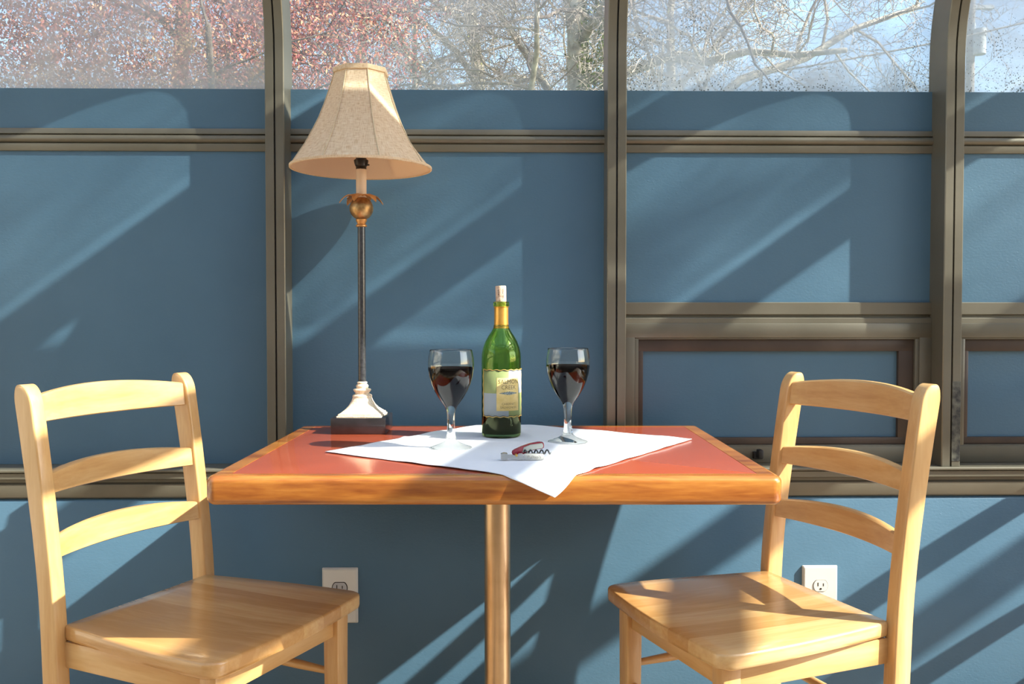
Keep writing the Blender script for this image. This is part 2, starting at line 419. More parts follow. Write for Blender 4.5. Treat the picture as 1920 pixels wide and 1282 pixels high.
# floor, ceiling-side walls
struct(box('floor', (XL - .1, YB - .1, -.1), (XR + .1, .1, 0), M['floor']), 'light tan floor under the table and chairs', 'floor')
struct(box('wall_rear', (XL - .1, YB - .15, 0), (XR + .1, YB - .02, 3.4), M['cream']), 'cream house wall opposite the blue panels', 'wall')
struct(box('wall_left', (XL - .16, YB - .02, 0), (XL - .02, .0, 1.9), M['cream']), 'cream wall closing the left end of the sunroom', 'wall')
struct(box('wall_right', (XR + .02, YB - .02, 0), (XR + .16, .0, .9), M['cream']), 'cream low wall closing the right end of the sunroom', 'wall')

# knee wall with its bevelled top edge
kp = [(-.068, 0), (-.068, .571), (-.064, .577), (-.058, .5795), (.08, .5795), (.08, 0)]
o = sweep('wall_back', [((XL, 0, 0), (0, 1, 0), (0, 0, 1)), ((XR, 0, 0), (0, 1, 0), (0, 0, 1))], kp, M['paint'], angle=50)
struct(o, 'dark blue painted knee wall under the brown sill', 'wall')
# sill rails running the whole length
sp = [(.02, .5796), (-.066, .5796), (-.070, .582), (-.072, .585), (-.072, .614), (-.068, .616), (-.064, .618), (-.064, .626), (-.078, .6275), (-.080, .629),
      (-.080, .642), (-.078, .6435), (-.084, .645), (-.086, .6465), (-.086, .650), (-.084, .652), (.02, .652)]
o = sweep('trim_1', [((XL, 0, 0), (0, 1, 0), (0, 0, 1)), ((XR, 0, 0), (0, 1, 0), (0, 0, 1))], sp, M['bronze'], angle=40)
struct(o, 'long brown metal sill with a stepped face above the blue knee wall', 'sill')

# posts that curve over into rafters
gprof = [(-.023, .002), (-.021, 0), (-.0022, 0), (-.0016, .007), (.0016, .007), (.0022, 0), (.021, 0), (.023, .002),
         (.023, .090), (.016, .090), (.016, .102), (-.016, .102), (-.016, .090), (-.023, .090)]
EP = eave_path()
names = {-1: 'brown metal post left of the lamp, curving into the roof', 0: 'brown metal post behind the table right of the bottle',
         1: 'brown metal post behind the right chair, curving over at the top'}
for i, x in enumerate(PX):
    path = [((x, y, z), (1, 0, 0), n) for y, z, n in EP]
    o = sweep('trim_%d' % (i + 2), path, gprof, M['bronze'], angle=20)
    struct(o, {3: names[-1], 4: names[0], 5: names[1]}.get(i), 'post' if i in (3, 4, 5) else None)
    g = sweep('gasket', [((x, y, z), (1, 0, 0), n) for y, z, n in EP], [(-.0015, .0062), (.0015, .0062), (.0015, .0069), (-.0015, .0069)], M['gasket'], o)
    if i == 5:
        bm = bmesh.new(); bx(bm, (x + .001, -PROT - .0012, .665), (x + .0215, -PROT + .001, .86), .0004, 1)
        bmobj('tape_patch', bm, M['tape'], o, angle=30)['label'] = 'worn black tape'

bays = [(PX[i] + .023, PX[i + 1] - .023) for i in range(len(PX) - 1)]
rail_prof = [(.0, 1.425), (-.005, 1.425), (-.006, 1.427), (-.006, 1.443), (-.001, 1.4445)]
for k in range(9):
    t = math.pi * k / 8
    rail_prof.append((-.002 - .009 * math.sin(t), 1.455 - .0095 * math.cos(t)))
rail_prof += [(-.001, 1.4655), (-.006, 1.467), (-.006, 1.478), (-.005, 1.480), (.0, 1.480)]
def panel(name, x0, x1, z0, z1, label):
    return struct(box(name, (x0 - .004, 0, z0), (x1 + .004, .018, z1), M['paint']), label, 'wall panel')
TOPZ = 1.578
bay_word = {2: 'left of the lamp', 3: 'behind the lamp and bottle', 4: 'above the right chair', 5: 'at the right edge'}
nw = 0
for i, (x0, x1) in enumerate(bays):
    w = bay_word.get(i, '')
    panel('wall_back', x0, x1, 1.479, TOPZ, 'narrow blue panel just under the window %s' % w if w else None)
    lowz = 1.052 if i >= 4 else .6525
    panel('wall_back', x0, x1, lowz, 1.426, ('tall blue painted panel %s' if i < 4 else 'blue painted panel between two brown rails %s') % w if w else None)
    o = sweep('trim_%d' % (20 + i), [((x0 - .001, 0, 0), (0, 1, 0), (0, 0, 1)), ((x1 + .001, 0, 0), (0, 1, 0), (0, 0, 1))], rail_prof, M['bronze'], angle=35)
    struct(o, 'brown metal rail with a rounded rib %s' % w if w else None)
    if i >= 4:   # vent window with a painted-over pane
        mr = [(.02, 1.0), (-.012, 1.0), (-.012, 1.0135), (-.010, 1.0155), (.001, 1.0165), (.001, 1.0215), (-.007, 1.0225), (-.009, 1.0245), (-.009, 1.052), (-.007, 1.054), (.02, 1.054)]
        o = sweep('trim_%d' % (30 + i), [((x0 - .001, 0, 0), (0, 1, 0), (0, 0, 1)), ((x1 + .001, 0, 0), (0, 1, 0), (0, 0, 1))], mr, M['bronze'], angle=35)
        struct(o, 'brown double rail above the small window %s' % w if w else None)
        nw += 1
        win = bpy.data.objects.new('window_%d' % nw, None); C.objects.link(win)
        struct(win, 'small blue-painted vent window in a deep brown frame %s' % w if w else None, 'window' if w else None)
        def ring(name, xa, xb, za, zb, wd, ya, yb, mat, bev=.0015):
            bm = bmesh.new()
            wl_, wr_, wt_, wb_ = wd
            bx(bm, (xa, ya, zb - wt_), (xb, yb, zb), bev); bx(bm, (xa, ya, za), (xb, yb, za + wb_), bev)
            bx(bm, (xa, ya, za + wb_ - .001), (xa + wl_, yb, zb - wt_ + .001), bev); bx(bm, (xb - wr_, ya, za + wb_ - .001), (xb, yb, zb - wt_ + .001), bev)
            return bmobj(name, bm, mat, win, angle=35)
        ring('window_frame', x0, x1, .6525, 1.0015, (.030, .030, .036, .042), -.014, .02, M['bronze'])
        ring('inner_bead', x0 + .030, x1 - .030, .693, .9655, (.010, .010, .004, .004), -.011, .018, M['bronze'], .001)
        ring('sash', x0 + .040, x1 - .040, .697, .9615, (.013, .038, .030, .018), -.003, .016, M['bronze_shaded'], .001)
        box('pane', (x0 + .050, .008, .712), (x1 - .072, .015, .934), M['paint'], win)['label'] = 'blue painted pane'
        if i == 4:
            bm = bmesh.new(); bx(bm, (.640, -.030, .664), (.662, -.0135, .682), .002); bx(bm, (.646, -.050, .668), (.658, -.026, .690), .003)
            bmobj('crank', bm, M['gasket'], win, angle=30)['label'] = 'black window crank'
# glass of the eaves and roof, one sheet per bay
def curved_pane(name, x0, x1, pts, mat, label=None):
    V, F = [], []
    for (y, z, n) in pts:
        n = Vector(n)
        for d in (.0915, .0965):
            for x in (x0 - .005, x1 + .005): V.append(Vector((x, y, z)) + n * d)
    m_ = len(pts)
    for j in range(m_ - 1):
        a = j * 4; b = a + 4
        F += [(a, a + 1, b + 1, b), (a + 2, b + 2, b + 3, a + 3), (a, b, b + 2, a + 2), (a + 1, a + 3, b + 3, b + 1)]
    F += [(0, 2, 3, 1), ((m_ - 1) * 4, (m_ - 1) * 4 + 1, (m_ - 1) * 4 + 3, (m_ - 1) * 4 + 2)]
    o = mesh(name, V, F, mat, None, False)
    return struct(o, label, 'window' if label else None)
ye, ze, ne = EP[-2]; yr, zr, nr = EP[-1]
def at_roof(yy): return ze + (ye - yy) / math.tan(TH)
YS = -.55                                            # the eave sheets end here, the roof sheets start
eave = [(-PROT, TOPZ - .012, (0, 1, 0))] + EP[1:-1] + [(YS, at_roof(YS), ne)]
WK = {2: ('glass_a', 'dirty curved glass pane with dried drops coloured as sunlit, left of the lamp'), 3: ('glass_b', 'curved glass pane behind the lamp shade, bare trees beyond'),
      4: ('glass_c', 'curved glass pane above the right chair with specks coloured as unlit'), 5: ('glass_c', 'curved glass pane at the right edge with specks coloured as unlit')}
for i, (x0, x1) in enumerate(bays):
    mk, lb = WK.get(i, ('glass_end' if i > 5 else 'glass_a', None))
    curved_pane('window_%d' % (10 + i), x0, x1, eave, M[mk], lb)
    curved_pane('window_%d' % (30 + i), x0, x1, [(YS - .001, at_roof(YS - .001), ne), (yr, zr, nr)], M['glass_roof'])
# roof purlins; the unseen wide first one is shaped to shade the wall
for j, (ya, yb, h) in enumerate([(-.588, -.75, .06), (-2.2, -2.26, .06), (YB + .06, YB - .02, .12)]):
    V = []; nv = Vector(ne)
    tv = Vector((0, -math.sin(TH), math.cos(TH)))
    a = Vector((0, ya, at_roof(ya))); b_ = Vector((0, yb, at_roof(yb)))
    for x in (XL, XR):
        for p, d in ((a, .055), (b_, .055), (b_, .13), (a, .13)): V.append(Vector((x, 0, 0)) + p + nv * d)
    o = mesh('trim_%d' % (50 + j), V, [(0, 1, 2, 3), (7, 6, 5, 4), (0, 4, 5, 1), (1, 5, 6, 2), (2, 6, 7, 3), (3, 7, 4, 0)], M['bronze'])
    struct(o)

# ------------------------------------------------------------------ wall outlets
def outlet(px_x, z, label, dark):
    t = thing('wall_outlet', label, 'outlet', (px_x, -.068, z))
    bm = bmesh.new(); bx(bm, (-.044, -.0085, -.0685), (.044, .0, .0685), .0)
    for v in bm.verts:
        if v.co.y < -.004: v.co.x *= .905; v.co.z *= .94
    bmesh.ops.bevel(bm, geom=list(bm.edges), offset=.0014, segments=2, affect='EDGES')
    bmobj('plate', bm, M['plastic'], t, angle=30)
    for s in (1, -1):
        V = []; n = 32
        for k in range(n):
            a = 2 * math.pi * k / n
            V.append((max(-.0172, min(.0172, .0172 * math.cos(a))), max(-.0135, min(.0135, .0172 * math.sin(a)))))
        sock = sweep('socket', [((0, -.0070, s * .0195), (1, 0, 0), (0, 0, 1)), ((0, -.0100, s * .0195), (1, 0, 0), (0, 0, 1))], V, M['grey_plastic'] if dark else M['plastic'], t)
        sweep('socket_rim', [((0, -.0072, s * .0195), (1, 0, 0), (0, 0, 1)), ((0, -.0089, s * .0195), (1, 0, 0), (0, 0, 1))], [(a * (1.12 if dark else 1.05), b * (1.12 if dark else 1.05)) for a, b in V], M['slot'], t)
        bm = bmesh.new()
        bx(bm, (-.0078, -.0104, s * .0195 - .001), (-.0056, -.0096, s * .0195 + .0078))
        bx(bm, (.0056, -.0104, s * .0195 - .001), (.0076, -.0096, s * .0195 + .006))
        bmobj('slots', bm, M['slot'], sock)
        lathe_v, lathe_f = lathe_vf([(.0025, 0), (.0025, .0008)], 16)
        bm = bmesh.new(); vs = [bm.verts.new((x, -.0098 - zz, s * .0195 - .0075 + y)) for x, y, zz in lathe_v]
        for f in lathe_f: bm.faces.new([vs[q] for q in f])
        bm.faces.new(vs[16:])
        bmobj('ground_hole', bm, M['slot'], sock)
    return t
outlet(.792, .342, 'white wall outlet on the blue wall behind the right chair seat', False)
outlet(-.379, .342, 'shaded wall outlet with dark-rimmed socket behind the left chair seat', True)

# ------------------------------------------------------------------ table
TZ = .757
tab = thing('dining_table', 'rectangular table with red top and honey wood edge on a brass post', 'table', (.0025, -.431, 0), R(-1))
HW, HD, TT = .475, .3525, .048
def rounded_rect(hx, hy, r, n=6):
    P = []
    for cx, cy, a0 in ((hx - r, hy - r, 0), (-hx + r, hy - r, 90), (-hx + r, -hy + r, 180), (hx - r, -hy + r, 270)):
        for k in range(n + 1):
            a = R(a0 + 90 * k / n); P.append((cx + r * math.cos(a), cy + r * math.sin(a)))
    return P
def slab(name, hx, hy, r, z0, z1, br, mat, parent, inset=None):
    """slab with rounded outline and bullnose edges"""
    rings = []
    nb = 5
    for k in range(nb + 1):
        a = math.pi / 2 * k / nb; rings.append((br * (1 - math.sin(a)), z0 + br * (1 - math.cos(a))))
    for k in range(nb + 1):
        a = math.pi / 2 * k / nb; rings.append((br * (1 - math.cos(a)), z1 - br * (1 - math.sin(a))))
    bm = bmesh.new(); prev = None; first = None
    for off, z in rings:
        P = rounded_rect(hx - off, hy - off, max(r - off, .004))
        vs = [bm.verts.new((x, y, z)) for x, y in P]
        if prev:
            for k in range(len(vs)): bm.faces.new((prev[k], prev[(k + 1) % len(vs)], vs[(k + 1) % len(vs)], vs[k]))
        else: first = vs
        prev = vs
    bm.faces.new(list(reversed(first)))
    if inset:
        P = rounded_rect(inset[0], inset[1], .004)
        vs = [bm.verts.new((x, y, z1)) for x, y in P]
        for k in range(len(vs)): bm.faces.new((prev[k], prev[(k + 1) % len(vs)], vs[(k + 1) % len(vs)], vs[k]))
        v2 = [bm.verts.new((x, y, z1 - .004)) for x, y in P]
        for k in range(len(vs)): bm.faces.new((vs[k], vs[(k + 1) % len(vs)], v2[(k + 1) % len(vs)], v2[k]))
        bm.faces.new(v2)
    else: bm.faces.new(prev)
    return bmobj(name, bm, mat, parent, angle=30)
top = slab('wooden_edge', HW, HD, .018, TZ - TT, TZ, .011, M['edge'], tab, inset=(HW - .036, HD - .030))
top['label'] = 'honey brown wooden edge'
slab('laminate_top', HW - .0365, HD - .0305, .004, TZ - .0045, TZ - .0002, .0004, M['laminate'], tab)['label'] = 'glossy red laminate top'
sd_ = bmesh.new()
lathe('post', [(.0265, .03), (.0265, TZ - TT - .006), (.0265, TZ - TT + .0)], M['brass'], tab, 40)
lathe('mounting_plate', [(.0268, TZ - TT - .012), (.10, TZ - TT - .010), (.11, TZ - TT - .004), (.11, TZ - TT)], M['cast'], tab, 32)
lathe('base', [(.0, 0), (.23, 0), (.235, .006), (.22, .016), (.06, .030), (.034, .045), (.0268, .05), (.0268, .028)], M['cast'], tab, 48)

# ------------------------------------------------------------------ cloth
def cloth():
    Lc, Rc, Fc, Bc = Vector((-.330, -.514)), Vector((.4155, -.347)), Vector((.093, -.836)), Vector((-.005, -.022))
    n = 90
    a = R(-1); ca, sa = math.cos(-a), math.sin(-a)
    rr = .011
    V, F = [], []
    for j in range(n + 1):
        for i in range(n + 1):
            u, v = i / n, j / n
            p = (1 - u) * (1 - v) * Lc + u * (1 - v) * Fc + u * v * Rc + (1 - u) * v * Bc
            # slightly wavy hems
            e = min(u, 1 - u, v, 1 - v)
            wob = .0022 * math.exp(-e * 30)
            p = p + Vector((noise.noise(Vector((u * 9, v * 9, 3))) * wob * 2, noise.noise(Vector((u * 9, v * 9, 7))) * wob * 2))
            x, y = p.x - .0025, p.y + .431
            x, y = x * ca - y * sa, x * sa + y * ca          # into table axes
            h = .0010 + .0016 * abs(noise.noise(Vector((x * 7, y * 7, 0)))) * 1.6
            rg = abs(x * .35 + y - .045 + .02 * noise.noise(Vector((x * 4, 0, 2))))
            h += .0022 * math.exp(-(rg / .010) ** 2) * (1 if x < .12 else math.exp(-(x - .12) * 12))
            rg2 = abs(x - .10 + y * .25); h += .0016 * math.exp(-(rg2 / .012) ** 2)
            h += .003 * math.exp(-e * 45) * max(0, noise.noise(Vector((u * 6 + 5, v * 6, 9))))
            z = TZ + h; lim = HD - rr
            if abs(y) > lim:
                s = abs(y) - lim; sg = 1 if y > 0 else -1
                q = rr + h
                tm = R(27) if sg < 0 else math.pi / 2          # the stiff front tip sticks out, the back corner hangs
                t = min(s / q, tm); dn = max(0, s - q * tm)
                y = sg * (lim + q * math.sin(t) + dn * max(math.cos(t), .08)); z = TZ - rr + q * math.cos(t) - dn * math.sin(t)
            V.append((x, y, z))
    for j in range(n):
        for i in range(n):
            k = j * (n + 1) + i; F.append((k, k + 1, k + n + 2, k + n + 1))
    o = mesh('table_cloth', V, F, M['cloth'], None, True)
    o.location = (.0025, -.431, 0); o.rotation_euler = (0, 0, R(-1))
    md = o.modifiers.new('thickness', 'SOLIDIFY'); md.thickness = .0008; md.offset = 1
    tag(o, 'white square cloth laid cornerwise on the red table, one tip hanging over the front', 'tablecloth')
cloth()
CZ = TZ + .0024

# ------------------------------------------------------------------ lamp
lamp = thing('table_lamp', 'tall slim table lamp with a burlap bell shade on a black rod', 'lamp', (-.306, -.187, TZ), R(-1))
def z_of(py, dist=2.073): return 1.02 + (592 - py) * dist / 1700 - TZ
bm = bmesh.new(); bx(bm, (-.061, -.061, 0), (.061, .061, .036), .0018)
bmobj('plinth', bm, M['black_lacquer'], lamp, angle=30)['label'] = 'square black lacquered plinth'
# square flared foot
rg = [(.0505, .0355), (.0505, .0385), (.0475, .0395), (.0475, .0425), (.0445, .0435), (.041, .0465), (.034, .0525), (.028, .060), (.0235, .069), (.021, .077),
      (.0215, .0785), (.0215, .0815), (.020, .083), (.0165, .085)]
bm = bmesh.new(); prev = None
for hwid, z in rg:
    f = max(0, (z - .0435) / .04); rc = .002 + hwid * min(1, f) * .75
    P = rounded_rect(hwid, hwid, min(rc, hwid * .98), 5)
    vs = [bm.verts.new((x, y, z)) for x, y in P]
    if prev:
        for k in range(len(vs)): bm.faces.new((prev[k], prev[(k + 1) % len(vs)], vs[(k + 1) % len(vs)], vs[k]))
    else: bm.faces.new(list(reversed(vs)))
    prev = vs
bm.faces.new(prev)
bmobj('flared_foot', bm, M['stone'], lamp, angle=35)['label'] = 'crackled cream flared foot'
lathe('turned_collar', [(.0, .084), (.015, .084), (.0155, .087), (.018, .0905), (.0205, .0945), (.019, .0965), (.0135, .0975), (.013, .100), (.0145, .103), (.012, .107), (.0095, .1085), (.0115, .110), (.0115, .112), (.009, .1135), (0, .1135)], M['stone'], lamp, 40)
zr0 = z_of(426)
lathe('rod', [(.0078, .112), (.0088, .113), (.0088, zr0)], M['rod'], lamp, 32)
lathe('neck', [(.0088, zr0 - .001), (.0125, zr0), (.0125, zr0 + .003), (.0095, zr0 + .006), (.0105, zr0 + .010), (.0125, zr0 + .013), (.0125, zr0 + .016), (.008, zr0 + .019)], M['copper'], lamp, 32)
zs = zr0 + .016 + .0255
lathe('gold_ball', [(.0268 * math.sin(math.pi * k / 20) + .0001, zs - .0268 * math.cos(math.pi * k / 20)) for k in range(21)], M['gold_leaf'], lamp, 40)
zc = zs + .0262
lathe('candle_sleeve', [(.0118, zc - .004), (.0118, zc + .062), (.0108, zc + .064), (.0, zc + .064)], M['candle'], lamp, 32)
# drooping leaf collar
bm = bmesh.new()
for q in range(6):
    a0 = 2 * math.pi * q / 6 + .35
    rows = []
    for k in range(9):
        t = k / 8; r_ = .010 + .040 * t; w_ = .012 * math.sin(math.pi * min(1, t * .85 + .15)) * (1 + .28 * (k % 2)) + .0005
        zz = zc + .003 + .004 * math.sin(t * 2.2) - .020 * t * t * t
        row = []
        for s in (-1, 0, 1):
            rr_ = Vector((r_, s * w_, zz - (.002 if s else 0)))
            row.append(bm.verts.new((rr_.x * math.cos(a0) - rr_.y * math.sin(a0), rr_.x * math.sin(a0) + rr_.y * math.cos(a0), rr_.z)))
        rows.append(row)
    for k in range(8):
        for s in (0, 1): bm.faces.new((rows[k][s], rows[k][s + 1], rows[k + 1][s + 1], rows[k + 1][s]))
o = bmobj('leaf_collar', bm, M['copper'], lamp)
md = o.modifiers.new('thickness', 'SOLIDIFY'); md.thickness = .0008
zk = zc + .064
lathe('socket', [(.0118, zk - .003), (.0118, zk + .004), (.013, zk + .005), (.0155, zk + .012), (.0165, zk + .018), (.012, zk + .022), (.012, zk + .05), (.0, zk + .05)], M['socket'], lamp, 28)
tube('socket_switch', [(.010, -.006, zk + .0065), (.0195, -.010, zk + .0065)], .0018, M['socket'], lamp, 10)
# shade: eight panels, bell profile
zb, zt = z_of(318), z_of(141)
prof = [(0, .1575), (.02, .1545), (.10, .142), (.22, .1235), (.36, .1065), (.50, .092), (.64, .0805), (.78, .0705), (.90, .0625), (1.0, .057)]
def shade_mesh(name, dr, mat, smooth_seams):
    NP, SUB = 8, 10
    V, F, UV = [], [], []
    nc = NP * SUB
    for t, r in prof:
        for k in range(nc):
            a = 2 * math.pi * (k / nc) + R(22.5) + R(1)
            fr_ = (k % SUB) / SUB; half = math.pi / NP
            octr = math.cos(half) / math.cos((fr_ * 2 - 1) * half) * 1.03   # octagonal section
            bl = min(1, t * 3.2)                                            # rounder at the hem
            rr_ = (r - dr) * ((1 - bl) * 1.0 + bl * octr)
            V.append((rr_ * math.cos(a), rr_ * math.sin(a), zb + (zt - zb) * t))
    for i in range(len(prof) - 1):
        for k in range(nc):
            a, b = i * nc + k, i * nc + (k + 1) % nc
            F.append((a, b, b + nc, a + nc)); UV.append([(k / nc, prof[i][0]), ((k + 1) / nc, prof[i][0]), ((k + 1) / nc, prof[i + 1][0]), (k / nc, prof[i + 1][0])])
    me = bpy.data.meshes.new(name); me.from_pydata(V, [], F); me.update()
    ul = me.uv_layers.new(name='UVMap')
    for p, u in zip(me.polygons, UV):
        p.use_smooth = True
        for li, q in zip(p.loop_indices, u): ul.data[li].uv = (q[0] * 5.0, q[1] * 1.6)
    return link(name, me, mat, lamp)
so = shade_mesh('lamp_shade', 0, M['shade'], True); so['label'] = 'eight-panelled burlap bell shade'
li_ = shade_mesh('lining', .0022, M['lining'], True); li_.parent = so; li_['label'] = 'peach coloured lining'
def ring_band(name, r, z, w, hgt, mat, parent, octo):
    V, F = [], []; nc = 80
    ps = [(r, z - hgt / 2), (r + w, z - hgt / 2 + w * .3), (r + w, z + hgt / 2 - w * .3), (r, z + hgt / 2)]
    for rr_, zz in ps:
        for k in range(nc):
            a = 2 * math.pi * k / nc + R(23.5); half = math.pi / 8
            oc = math.cos(half) / math.cos((((k % 10) / 10) * 2 - 1) * half) * 1.03 if octo else 1
            V.append((rr_ * oc * math.cos(a), rr_ * oc * math.sin(a), zz))
    for i in range(4):
        for k in range(nc):
            a, b = i * nc + k, i * nc + (k + 1) % nc; c2 = ((i + 1) % 4) * nc
            F.append((a, b, c2 + (k + 1) % nc, c2 + k))
    me = bpy.data.meshes.new(name); me.from_pydata(V, [], F); me.update()
    ul = me.uv_layers.new(name='UVMap')
    for p in me.polygons:
        for l in p.loop_indices:
            vi = me.loops[l].vertex_index; ul.data[l].uv = ((vi % nc) / nc * 5, V[vi][2] * 8)
    o = link(name, me, mat, parent); return o
ring_band('trim_band', .0575, zt, .004, .0125, M['shade'], so, True)
ring_band('hem_band', .1565, zb + .001, .0032, .007, M['shade'], so, False)
V, F = [], []
for q in range(8):
    a = 2 * math.pi * q / 8 + R(23.5)
    pts = [(((r + .0008) * (1.03 if t > .3 else 1 + .03 * t * 3.2)) * math.cos(a), ((r + .0008) * (1.03 if t > .3 else 1 + .03 * t * 3.2)) * math.sin(a), zb + (zt - zb) * t) for t, r in prof]
    tube_vf(pts, [.0009] * len(pts), 5, V, F)
mesh('seams', V, F, plain('seam_thread', (.62, .50, .32), rough=.9), so, True)
V, F = [], []
for q in range(3):
    a = 2 * math.pi * q / 3 + .4
    tube_vf([(0, 0, zt - .012), (.056 * math.cos(a), .056 * math.sin(a), zt - .002)], [.0012, .0012], 6, V, F)
tube_vf([(0, 0, zk + .045), (0, 0, zt - .010)], [.002, .002], 8, V, F)
mesh('shade_spider', V, F, M['socket'], so, True)

# ------------------------------------------------------------------ text wrapped on a cylinder or laid flat
def text_mesh(s, size, align='CENTER'):
    cu = bpy.data.curves.new('t', 'FONT'); cu.body = s; cu.size = size; cu.align_x = align; cu.align_y = 'CENTER'; cu.resolution_u = 2
    ob = bpy.data.objects.new('t', cu); C.objects.link(ob); bpy.context.view_layer.update()
    me = bpy.data.meshes.new_from_object(ob.evaluated_get(bpy.context.evaluated_depsgraph_get()))
    bpy.data.objects.remove(ob); bpy.data.curves.remove(cu)
    return me
def wrap_text(name, s, size, rad, ang0, z0, mat, parent, vertical=False, xs=1.):
    me = text_mesh(s, size)
    for v in me.vertices:
        u, w = v.co.x * xs, v.co.y
        if vertical: u, w = -w, u
        a = ang0 + u / rad
        v.co = (rad * math.sin(a), -rad * math.cos(a), z0 + w)
    me.name = name
    return link(name, me, mat, parent)
def patch(name, rad, a0, a1, z0, z1, th, mat, parent, wavy=0., nz_=2):
    """thin curved sheet on a cylinder around z, angle 0 faces -y, positive to +x"""
    n = 28; V, F, UV = [], [], []
    for j in range(nz_):
        for i in range(n + 1):
            a = a0 + (a1 - a0) * i / n; z = z0 + (z1 - z0) * j / (nz_ - 1)
            V.append((rad * math.sin(a), -rad * math.cos(a), z))
    for j in range(nz_ - 1):
        for i in range(n):
            k = j * (n + 1) + i; F.append((k, k + 1, k + n + 2, k + n + 1))
            UV.append([(i / n, j / (nz_ - 1)), ((i + 1) / n, j / (nz_ - 1)), ((i + 1) / n, (j + 1) / (nz_ - 1)), (i / n, (j + 1) / (nz_ - 1))])
    me = bpy.data.meshes.new(name); me.from_pydata(V, [], F); me.update(); ul = me.uv_layers.new(name='UVMap')
    for p, u in zip(me.polygons, UV):
        p.use_smooth = True
        for l, q in zip(p.loop_indices, u): ul.data[l].uv = q
    o = link(name, me, mat, parent)
    md = o.modifiers.new('thickness', 'SOLIDIFY'); md.thickness = th; md.offset = 1
    return o

# ------------------------------------------------------------------ wine bottle
bot = thing('wine_bottle', 'open green wine bottle standing at the back of the white cloth', 'bottle', (.011, -.300, CZ), R(0))
BR = .0425
outer = [(0, .003), (.028, .001), (.037, 0), (.0412, .003), (BR, .009), (BR, .170), (.0418, .180), (.0392, .192), (.0345, .205), (.0285, .216), (.0215, .2265), (.0170, .235), (.0155, .243),
         (.0148, .252), (.0148, .280), (.0165, .2815), (.0172, .284), (.0172, .289), (.0160, .291), (.0120, .2915)]
inner = [(.0110, .290), (.0110, .252), (.0125, .240), (.0165, .2295), (.0235, .219), (.0310, .206), (.0360, .193), (.0385, .181), (.0393, .170), (.0393, .012), (.036, .008), (.020, .018), (0, .022)]
lathe('glass_body', outer + inner, M['green_glass'], bot, 64, 40, cap=False)
lathe('wine', [(0, .0218), (.020, .0178), (.036, .0078), (.0395, .012), (.0395, .104), (.0, .104)], M['wine'], bot, 64, 40, cap=False)
lathe('foil_capsule', [(.0150, .2345), (.0160, .2335), (.0157, .243), (.0153, .252), (.0153, .279), (.0173, .2800), (.0173, .2805), (.0150, .2805)], M['gold_foil'], bot, 48, 40, cap=False)['label'] = 'gold foil capsule'
V, F = [], []
tube_vf([(.01635 * math.cos(a), .01635 * math.sin(a), .239 + .0011 * math.sin(a * 9)) for a in [2 * math.pi * k / 90 for k in range(91)]], [.00035] * 91, 4, V, F)
mesh('foil_line', V, F, M['ink'], bot)
la0, la1, lz0, lz1 = R(-62), R(98), .046, .146
lab = patch('label', BR + .0004, la0, la1, lz0, lz1, .0003, M['label'], bot, nz_=2); lab['label'] = 'olive and grey paper label'
V, F = [], []
def wave_strip(z, sg):
    pts = [((BR + .0009) * math.sin(a), -(BR + .0009) * math.cos(a), z + .0009 * math.sin((a - la0) * 17)) for a in [la0 + (la1 - la0) * k / 90 for k in range(91)]]
    tube_vf(pts, [.0008] * 91, 5, V, F)
wave_strip(lz0, 1); wave_strip(lz1, 1)
for a in (la0, la1):
    pts = [((BR + .0009) * math.sin(a + .02 * math.sin(k * .7)), -(BR + .0009) * math.cos(a + .02 * math.sin(k * .7)), lz0 + (lz1 - lz0) * k / 50) for k in range(51)]
    tube_vf(pts, [.0008] * 51, 5, V, F)
mesh('label_border', V, F, M['gilt'], lab, True)
for z in (lz0 + .0017, lz1 - .0017):
    pts = [((BR + .00085) * math.sin(a), -(BR + .00085) * math.cos(a), z + .0009 * math.sin((a - la0) * 17 + .8)) for a in [la0 + (la1 - la0) * k / 90 for k in range(91)]]
    V, F = tube_vf(pts, [.0005] * 91, 4)
    mesh('label_border_line', V, F, M['ink'], lab, True)
ca = R(22)
patch('label_panel', BR + .0008, ca - R(36), ca + R(34), .059, .129, .0002, M['paper_gold'], lab)['label'] = 'pale gold title panel'
M['letter_brown'] = plain('letter_brown', (.16, .11, .04), rough=.6)
wrap_text('lettering', 'SALMON', .0130, BR + .0011, ca, .1205, M['letter_brown'], lab, xs=.92)
wrap_text('lettering', 'CREEK', .0125, BR + .0011, ca, .1085, M['letter_brown'], lab, xs=.92)
wrap_text('lettering', 'CABERNET', .0066, BR + .0011, ca, .0735, M['letter_brown'], lab)
wrap_text('lettering', 'SAUVIGNON', .0066, BR + .0011, ca, .0660, M['letter_brown'], lab)
# small salmon emblem: a dark slender fish
V, F = [], []; n = 24
for k in range(n + 1):
    u = -1 + 2 * k / n; h = .0036 * (1 - abs(u)) ** .8 * (1 + .25 * math.sin(k * 2.1)); a = ca + u * .5
    for s in (-1, 1): V.append(((BR + .0012) * math.sin(a), -(BR + .0012) * math.cos(a), .0965 + s * h))
for k in range(n): F.append((2 * k, 2 * k + 2, 2 * k + 3, 2 * k + 1))
M['emblem'] = plain('emblem_grey', (.07, .09, .10), (.25, .30, .30), rough=.6, nscale=300)
mesh('fish_emblem', V, F, M['emblem'], lab)
# cork
ck = thing('wine_cork', 'stained cork with printed letters standing in the bottle mouth', 'cork', (.011, -.300, CZ + .2795), R(10))
lathe('cork_body', [(.0, 0), (.0100, 0), (.0106, .006), (.0112, .014), (.0116, .044), (.0108, .0458), (0, .0460)], M['cork'], ck, 32)
ck.rotation_euler = (0, R(-1.5), 0)
wrap_text('lettering', 'SALMON', .0058, .0118, R(24), .030, M['ink'], ck, vertical=True)
wrap_text('lettering', 'CREEK', .0058, .0118, R(-24), .030, M['ink'], ck, vertical=True)

